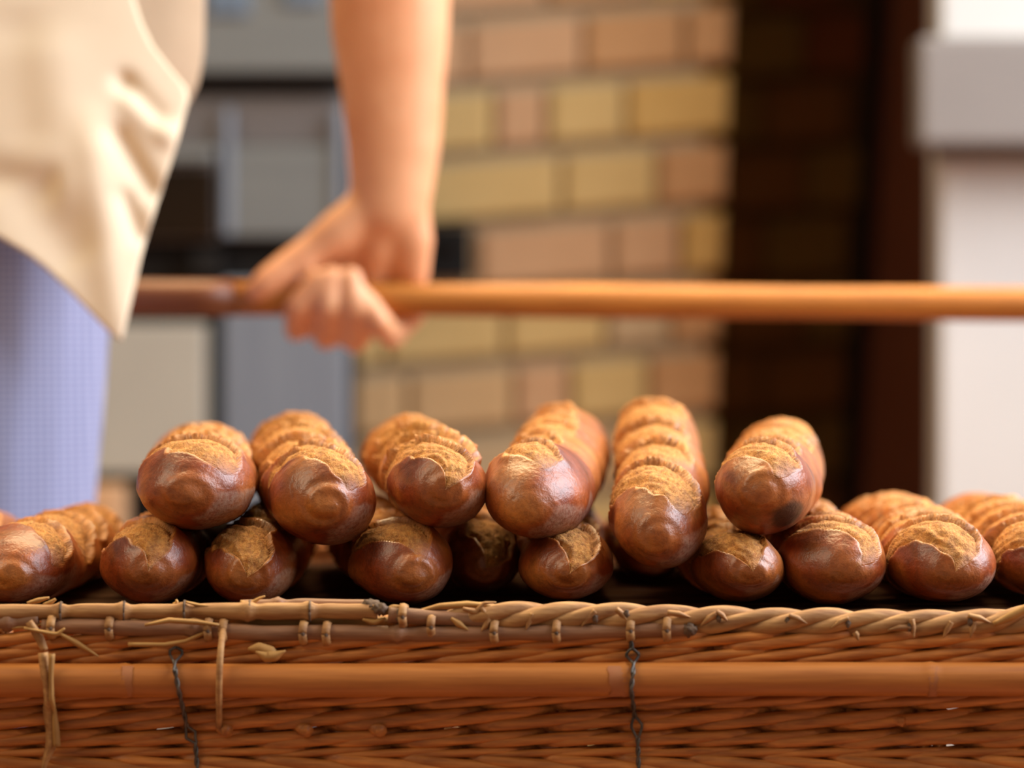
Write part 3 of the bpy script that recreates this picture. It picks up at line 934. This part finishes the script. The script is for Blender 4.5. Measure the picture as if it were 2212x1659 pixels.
for (px, py, dx, dy) in ((1285, 1316, -30, 34), (1330, 1312, 24, 26), (1545, 1318, 24, 20), (1545, 1322, -34, 26), (1700, 1326, 40, 18), (1830, 1332, -40, 22), (1842, 1362, 8, 18), (1965, 1334, 4, 42), (1962, 1352, -50, 6), (2050, 1340, -18, 34), (2085, 1326, 50, 16), (2100, 1340, -10, 34), (1440, 1320, 50, 10), (1150, 1322, -14, 36)):
    leaf([(px, py), (px + dx * 0.5, py + dy * 0.5 - 2), (px + dx, py + dy)], (12, 14, 2), 'husk_scrap', 'reed', BYF - 0.0125)
leaf([(2140, 1345), (2180, 1326), (2215, 1308), (2260, 1300)], (12, 20, 18, 14), 'husk_scrap', 'husk', BYF - 0.013)
# cut cane ends
for px in (496, 668, 826):
    bp(MB().tube([(bX(px - 46), BYF + 0.002, bZ(1562)), (bX(px - 20), BYF - 0.006, bZ(1568)), (bX(px), BYF - 0.0135, bZ(1574))], 0.0034, 10), 'cane_end', 'wicker')
bp(MB().tube([(bX(1900), BYF - 0.002, bZ(1545)), (bX(1948), BYF - 0.011, bZ(1556))], 0.0026, 10), 'cane_end', 'wicker')

# twisted wires with eyes
def twisted(path_px, seg, name='twisted_wire', per=0.0125):
    for k in (0, 1):
        pts = []
        pxp = np.array(path_px, float)
        n = 170
        tt = np.linspace(0, len(pxp) - 1, n)
        X = np.interp(tt, np.arange(len(pxp)), pxp[:, 0]); Y = np.interp(tt, np.arange(len(pxp)), pxp[:, 1]); DY = np.interp(tt, np.arange(len(pxp)), pxp[:, 2]); W = np.interp(tt, np.arange(len(pxp)), pxp[:, 3])
        for i in range(n):
            z = bZ(Y[i])
            a = z / per * 2 * math.pi + k * math.pi
            w = W[i]
            if w > 3:      # opened eye
                ox_, oy_ = (1 if k else -1) * w * BYF / F, 0.0
            else:
                ox_, oy_ = math.cos(a) * w * BYF / F, math.sin(a) * w * BYF / F
            pts.append((bX(X[i]) + ox_, DY[i] + oy_, z))
        bp(MB().tube(pts, 0.0008, 6), name, 'wire')
f0, f1 = BYF - 0.011, BYF - 0.0245
twisted([(384, 1394, f0, 1), (384, 1402, f0, 13), (384, 1410, f0, 13), (384, 1422, f0 - .008, 2.6), (387, 1440, f1, 2.6), (394, 1480, f1, 2.6), (400, 1515, f1 + .006, 2.6), (408, 1566, f0, 2.6), (416, 1576, f0, 10), (416, 1590, f0, 10), (426, 1600, f0, 2.6), (430, 1660, f0, 2.6), (432, 1690, f0, 2.6)], 1)
twisted([(1362, 1378, f0, 2.6), (1363, 1398, f0, 2.6), (1365, 1408, f0, 13), (1365, 1414, f0, 13), (1366, 1424, f0 - .008, 2.6), (1364, 1445, f1, 2.6), (1360, 1480, f1, 2.6), (1365, 1515, f1 + .006, 2.6), (1370, 1545, f0, 2.6), (1374, 1560, f0, 11), (1374, 1568, f0, 11), (1376, 1588, f0, 2.6), (1378, 1660, f0, 2.6), (1380, 1690, f0, 2.6)], 1)

# ------------------------------------------------------------------ baker
def capsule(p0, p1, r0, r1, yflat=1.0, n=14, m=18):
    """tapered capsule as arrays (closed)"""
    p0, p1 = np.array(p0, float), np.array(p1, float)
    d = p1 - p0; L = np.linalg.norm(d); d = d / (L + 1e-9)
    u = np.cross(d, (0, 1.0, 0))
    if np.linalg.norm(u) < 1e-3: u = np.array((1.0, 0, 0))
    u /= np.linalg.norm(u); w = np.cross(d, u)
    prof = []
    for i in range(n // 2 + 1):
        a = -math.pi / 2 + (math.pi / 2) * i / (n // 2)
        prof.append((r0 * math.sin(a), r0 * math.cos(a)))
    for i in range(n // 2 + 1):
        a = (math.pi / 2) * i / (n // 2)
        prof.append((L + r1 * math.sin(a), r1 * math.cos(a)))
    V = []; Fs = []
    for (h, r) in prof:
        r = max(r, 1e-5)
        for j in range(m):
            a = 2 * math.pi * j / m
            V.append(p0 + d * h + r * (math.cos(a) * u + yflat * math.sin(a) * w))
    for i in range(len(prof) - 1):
        for j in range(m):
            k = (j + 1) % m
            Fs.append((i * m + j, i * m + k, (i + 1) * m + k, (i + 1) * m + j))
    Fs.append(tuple(range(m - 1, -1, -1))); Fs.append(tuple((len(prof) - 1) * m + j for j in range(m)))
    return V, Fs


def ellipsoid(c, r, n=16, m=24):
    V = []; Fs = []
    for i in range(n + 1):
        a = math.pi * i / n
        for j in range(m):
            b = 2 * math.pi * j / m
            V.append((c[0] + r[0] * max(math.sin(a), 1e-3) * math.cos(b), c[1] + r[1] * max(math.sin(a), 1e-3) * math.sin(b), c[2] - r[2] * math.cos(a)))
    for i in range(n):
        for j in range(m):
            k = (j + 1) % m
            Fs.append((i * m + j, i * m + k, (i + 1) * m + k, (i + 1) * m + j))
    Fs.append(tuple(range(m - 1, -1, -1))); Fs.append(tuple(n * m + j for j in range(m)))
    return V, Fs


def fuse(name, shapes, voxel, mat, parent, smooth=6, origin=(0, 0, 0)):
    """overlapping shapes -> one continuous surface"""
    mb = MB()
    for V, Fs in shapes: mb.add(V, Fs)
    mb.v = [(v[0] - origin[0], v[1] - origin[1], v[2] - origin[2]) for v in mb.v]
    tmp = link(name + '_src', mb.mesh(name))
    r = tmp.modifiers.new('r', 'REMESH'); r.mode = 'VOXEL'; r.voxel_size = voxel
    s = tmp.modifiers.new('s', 'SMOOTH'); s.iterations = smooth; s.factor = 0.5
    dg = bpy.context.evaluated_depsgraph_get()
    me = bpy.data.meshes.new_from_object(tmp.evaluated_get(dg))
    bpy.data.objects.remove(tmp, do_unlink=True)
    me.materials.clear(); me.shade_smooth(); me.name = name
    return link(name, me, parent, mat)


CX, CY = -0.46, 2.69
man = empty('person', (CX, CY, 0)); tag(man, 'person in cream apron and blue checked trousers gripping the long wooden pole', 'person')
MO = (CX, CY, 0)
HD = 2.82
px_cm = F / HD / 100.0
def H(px, py, dy=0.0): return P(px, py, HD + dy)


def chain(pts, rads, yflat=1.0):
    return [capsule(pts[i], pts[i + 1], rads[i], rads[i + 1], yflat) for i in range(len(pts) - 1)]


hand = []
hand += chain([H(842, -255), H(842, -90), H(842, 60), H(848, 200), H(850, 310), H(845, 400), H(842, 440)], [0.046, 0.0478, 0.0455, 0.0395, 0.0362, 0.0325, 0.031], 0.8)
# palm
hand += chain([H(882, 440), H(890, 520), H(893, 590, 0.004)], [0.0165, 0.0165, 0.0130], 0.9)
hand += chain([H(830, 440), H(822, 540, 0.006), H(800, 610, 0.012)], [0.020, 0.0165, 0.012])
hand += chain([H(795, 450), H(730, 505, -0.004), H(672, 545, -0.006)], [0.018, 0.0178, 0.0140])
hand += chain([H(780, 500, 0.008), H(720, 570, 0.014), H(690, 630, 0.02)], [0.014, 0.013, 0.011])
# thumb
hand += chain([H(680, 540, -0.006), H(618, 580, -0.012), H(575, 612, -0.018), H(556, 628, -0.02)], [0.0145, 0.0130, 0.0118, 0.0094])
# metacarpals and fingers: behind the pole, under it, up in front of it
for mc, k1, k2, k3, tipp, r in (
        (H(760, 545, 0.010), H(668, 640, 0.022), H(640, 712, 0.004), H(640, 662, -0.026), H(688, 604, -0.027), 0.0098),
        (H(800, 560, 0.010), H(722, 650, 0.024), H(704, 730, 0.004), H(708, 660, -0.029), H(716, 596, -0.026), 0.0100),
        (H(835, 560, 0.008), H(800, 650, 0.023), H(768, 734, 0.002), H(768, 664, -0.029), H(758, 600, -0.025), 0.0108),
        (H(885, 570, 0.006), H(892, 674, 0.012), H(846, 726, -0.002), H(818, 692, -0.028), H(790, 648, -0.026), 0.0102)):
    hand += chain([mc, k1], [0.013, 0.0115])
    hand += chain([k1, k2, k3, tipp], [r * 1.08, r, r * 0.96, r * 0.84])
mirror = []
for V, Fs in hand:
    mirror.append(([(2 * CX - v[0], v[1], v[2]) for v in V], [tuple(reversed(f)) for f in Fs]))
body = list(hand) + mirror
elb = H(842, -255)
for s_ in (1, -1):
    f = lambda x: CX + s_ * (x - CX)
    body += chain([(f(-0.27), CY, 1.44), (f(-0.19), CY + 0.05, 1.32), (f(elb[0]), elb[1], elb[2])], [0.062, 0.052, 0.045])
    body += chain([(f(-0.39), CY + 0.0, 0.90), (f(-0.385), CY - 0.005, 0.5), (f(-0.36), CY - 0.01, 0.09)], [0.078, 0.055, 0.04])
    body += chain([(f(-0.35), CY - 0.02, 0.045), (f(-0.35), CY + 0.16, 0.03)], [0.04, 0.028])
body += [ellipsoid((CX, CY, 1.25), (0.165, 0.105, 0.27)), ellipsoid((CX, CY, 0.97), (0.15, 0.1, 0.14)), ellipsoid((CX, CY, 1.42), (0.19, 0.085, 0.08))]
body += chain([(CX, CY, 1.46), (CX, CY + 0.02, 1.58)], [0.06, 0.055])
body += [ellipsoid((CX, CY + 0.025, 1.665), (0.074, 0.095, 0.115)), ellipsoid((CX, CY + 0.07, 1.61), (0.05, 0.05, 0.055)), ellipsoid((CX, CY + 0.125, 1.645), (0.013, 0.018, 0.024)),
         ellipsoid((CX - 0.076, CY + 0.02, 1.655), (0.012, 0.02, 0.032)), ellipsoid((CX + 0.076, CY + 0.02, 1.655), (0.012, 0.02, 0.032))]
fuse('body', body, 0.0036, M['skin'], man, 5, MO)
# hair
fuse('hair', [ellipsoid((CX, CY + 0.008, 1.69), (0.082, 0.098, 0.1))], 0.008, M['hair'], man, 2, MO)
# trousers
tw = []
for s_ in (1, -1):
    f = lambda x: CX + s_ * (x - CX)
    tw += chain([(f(-0.392), CY, 0.93), (f(-0.398), CY, 0.83), (f(-0.404), CY - 0.003, 0.70), (f(-0.39), CY - 0.005, 0.45), (f(-0.36), CY - 0.01, 0.12)], [0.104, 0.104, 0.099, 0.085, 0.075])
tw += [ellipsoid((CX, CY, 0.95), (0.172, 0.118, 0.10))]
fuse('trousers', tw, 0.006, M['trousers'], man, 6, MO)
for s_ in (1, -1):
    x = CX + s_ * 0.11
    fuse('shoe', [ellipsoid((x, CY - 0.0, 0.045), (0.05, 0.09, 0.05)), ellipsoid((x, CY + 0.12, 0.035), (0.05, 0.11, 0.037)), ellipsoid((x, CY + 0.05, 0.008), (0.05, 0.15, 0.01))], 0.006, M['shoe'], man, 3, MO)
# shirt body
def loft(rows, name, mat, folds=0.0, m=96):
    V = []; Fs = []
    for (z, a, b) in rows:
        for j in range(m):
            t = 2 * math.pi * j / m
            k = 1 + folds * math.sin(7 * t + z * 14) + folds * 0.6 * math.sin(13 * t - z * 23)
            V.append((a * k * math.cos(t), b * k * math.sin(t), z))
    for i in range(len(rows) - 1):
        for j in range(m):
            k = (j + 1) % m
            Fs.append((i * m + j, i * m + k, (i + 1) * m + k, (i + 1) * m + j))
    o = MB().add(V, Fs).build(name, M[mat], man, True)
    s = o.modifiers.new('solid', 'SOLIDIFY'); s.thickness = 0.002
    return o
prof = [(0.975, 0.186, 0.112), (1.0, 0.198, 0.118), (1.03, 0.226, 0.124), (1.06, 0.233, 0.126), (1.12, 0.238, 0.127), (1.2, 0.24, 0.127), (1.3, 0.236, 0.125), (1.4, 0.22, 0.115), (1.48, 0.16, 0.09), (1.52, 0.085, 0.07)]
zz = np.linspace(prof[0][0], prof[-1][0], 44)
loft([(z, np.interp(z, [p[0] for p in prof], [p[1] for p in prof]), np.interp(z, [p[0] for p in prof], [p[2] for p in prof])) for z in zz], 'shirt', 'shirt', 0.012)
for s_ in (1, -1):
    f = lambda x: CX + s_ * (x - CX)
    fuse('sleeve', chain([(f(-0.28), CY, 1.43), (f(-0.20), CY + 0.045, 1.33), (f(-0.165), CY + 0.07, 1.285)], [0.082, 0.074, 0.07]), 0.006, M['shirt'], man, 4, MO)

# apron tail: a curved sheet around hips, outline as in the photo
right = [(-300, 285), (-120, 280), (0, 290), (50, 306), (100, 330), (150, 368), (190, 402), (215, 406), (240, 400), (350, 368), (450, 336), (560, 302), (650, 282), (737, 262)]
hem = [(-760, 400), (-500, 410), (-200, 440), (-80, 476), (0, 513), (60, 549), (100, 580), (150, 628), (200, 680), (240, 722), (262, 737)]
rp = np.array(right, float); hp = np.array(hem, float)
def arc_param(pts, n):
    d = np.concatenate([[0], np.cumsum(np.hypot(*np.diff(pts, axis=0).T))])
    t = np.linspace(0, d[-1], n)
    return np.stack([np.interp(t, d, pts[:, 0]), np.interp(t, d, pts[:, 1])], 1)
nu, nv = 90, 100
Rr = arc_param(rp[:, ::-1], nv); Hh = arc_param(hp, nu)
Tt = np.stack([np.linspace(-760, Rr[0, 0], nu), np.full(nu, -300.0)], 1)
Ll = np.stack([np.full(nv, -760.0), np.linspace(-300, Hh[0, 1], nv)], 1)
u = np.linspace(0, 1, nu)[:, None, None]; v = np.linspace(0, 1, nv)[None, :, None]
G = (1 - v) * Tt[:, None] + v * Hh[:, None] + (1 - u) * Ll[None] + u * Rr[None] - ((1 - u) * (1 - v) * Tt[0] + u * (1 - v) * Tt[-1] + (1 - u) * v * Hh[0] + u * v * Hh[-1])
GX, GY = G[..., 0], G[..., 1]
D = np.full(GX.shape, 2.6)
for _ in range(4):
    X = (GX - 1106) * D / F
    D = CY - 0.004 - 0.142 * np.sqrt(np.clip(1 - ((X - CX) / 0.292) ** 2, 0.02, 1))
# soft folds running down to the hanging corner
def fold(x0, y0, x1, y1, w, h):
    dx, dy = x1 - x0, y1 - y0; L_ = math.hypot(dx, dy)
    t = ((GX - x0) * dx + (GY - y0) * dy) / L_ ** 2
    dist = ((GX - x0) * dy - (GY - y0) * dx) / L_
    return h * np.exp(-(dist / w) ** 2) * sstep(-0.25, 0.1, t) * sstep(1.25, 0.9, t)
D = D + fold(260, 170, 345, 260, 22, 0.007) + fold(250, 285, 330, 420, 24, 0.008) + fold(265, 420, 305, 520, 22, 0.006) - fold(280, 210, 370, 300, 26, 0.006)
D = D + fold(-40, 385, 110, 400, 45, 0.006) + fold(60, 430, 160, 560, 60, 0.005) - fold(80, 100, 130, 420, 80, 0.004) + fold(40, 60, 70, 300, 60, 0.003) - fold(200, 300, 260, 720, 45, 0.006)
X = (GX - 1106) * D / F; Z = ZC - (GY - HOR) * D / F
V = np.stack([X - CX, D - CY, Z], -1).reshape(-1, 3)
vid = np.arange(nu * nv).reshape(nu, nv)
Q = np.stack([vid[:-1, :-1], vid[1:, :-1], vid[1:, 1:], vid[:-1, 1:]], -1).reshape(-1, 4)
ap = link('apron', np_mesh('apron', V, Q), man, M['apron'])
s = ap.modifiers.new('solid', 'SOLIDIFY'); s.thickness = 0.0025; s.offset = 0

# long wooden pole held by the baker
pc = P(850, 647, 2.812)
pl = empty('wooden_pole', (pc[0], pc[1], pc[2])); tag(pl, 'long varnished wooden pole held level in the hand', 'pole')
z0, z1 = P(300, 640, 2.812)[2], P(2212, 655, 2.812)[2]
sl = (z1 - z0) / (P(2212, 0, 2.812)[0] - P(300, 0, 2.812)[0])
xs_ = np.linspace(P(505, 0, 2.812)[0], 1.0, 60)
def prow(x): return np.stack([x - pc[0], np.zeros_like(x), (x - pc[0]) * sl], 1)
MB().tube(prow(xs_), 0.0128 * (1 + 0.03 * np.sin(xs_ * 21)), 20).build('shaft', M['pole'], pl, True)
xd = np.linspace(-1.05, P(507, 0, 2.812)[0], 30)
MB().tube(prow(xd), 0.0138, 20).build('dark_stretch', M['pole_dark'], pl, True)  # thicker, darker reddish stretch of the pole
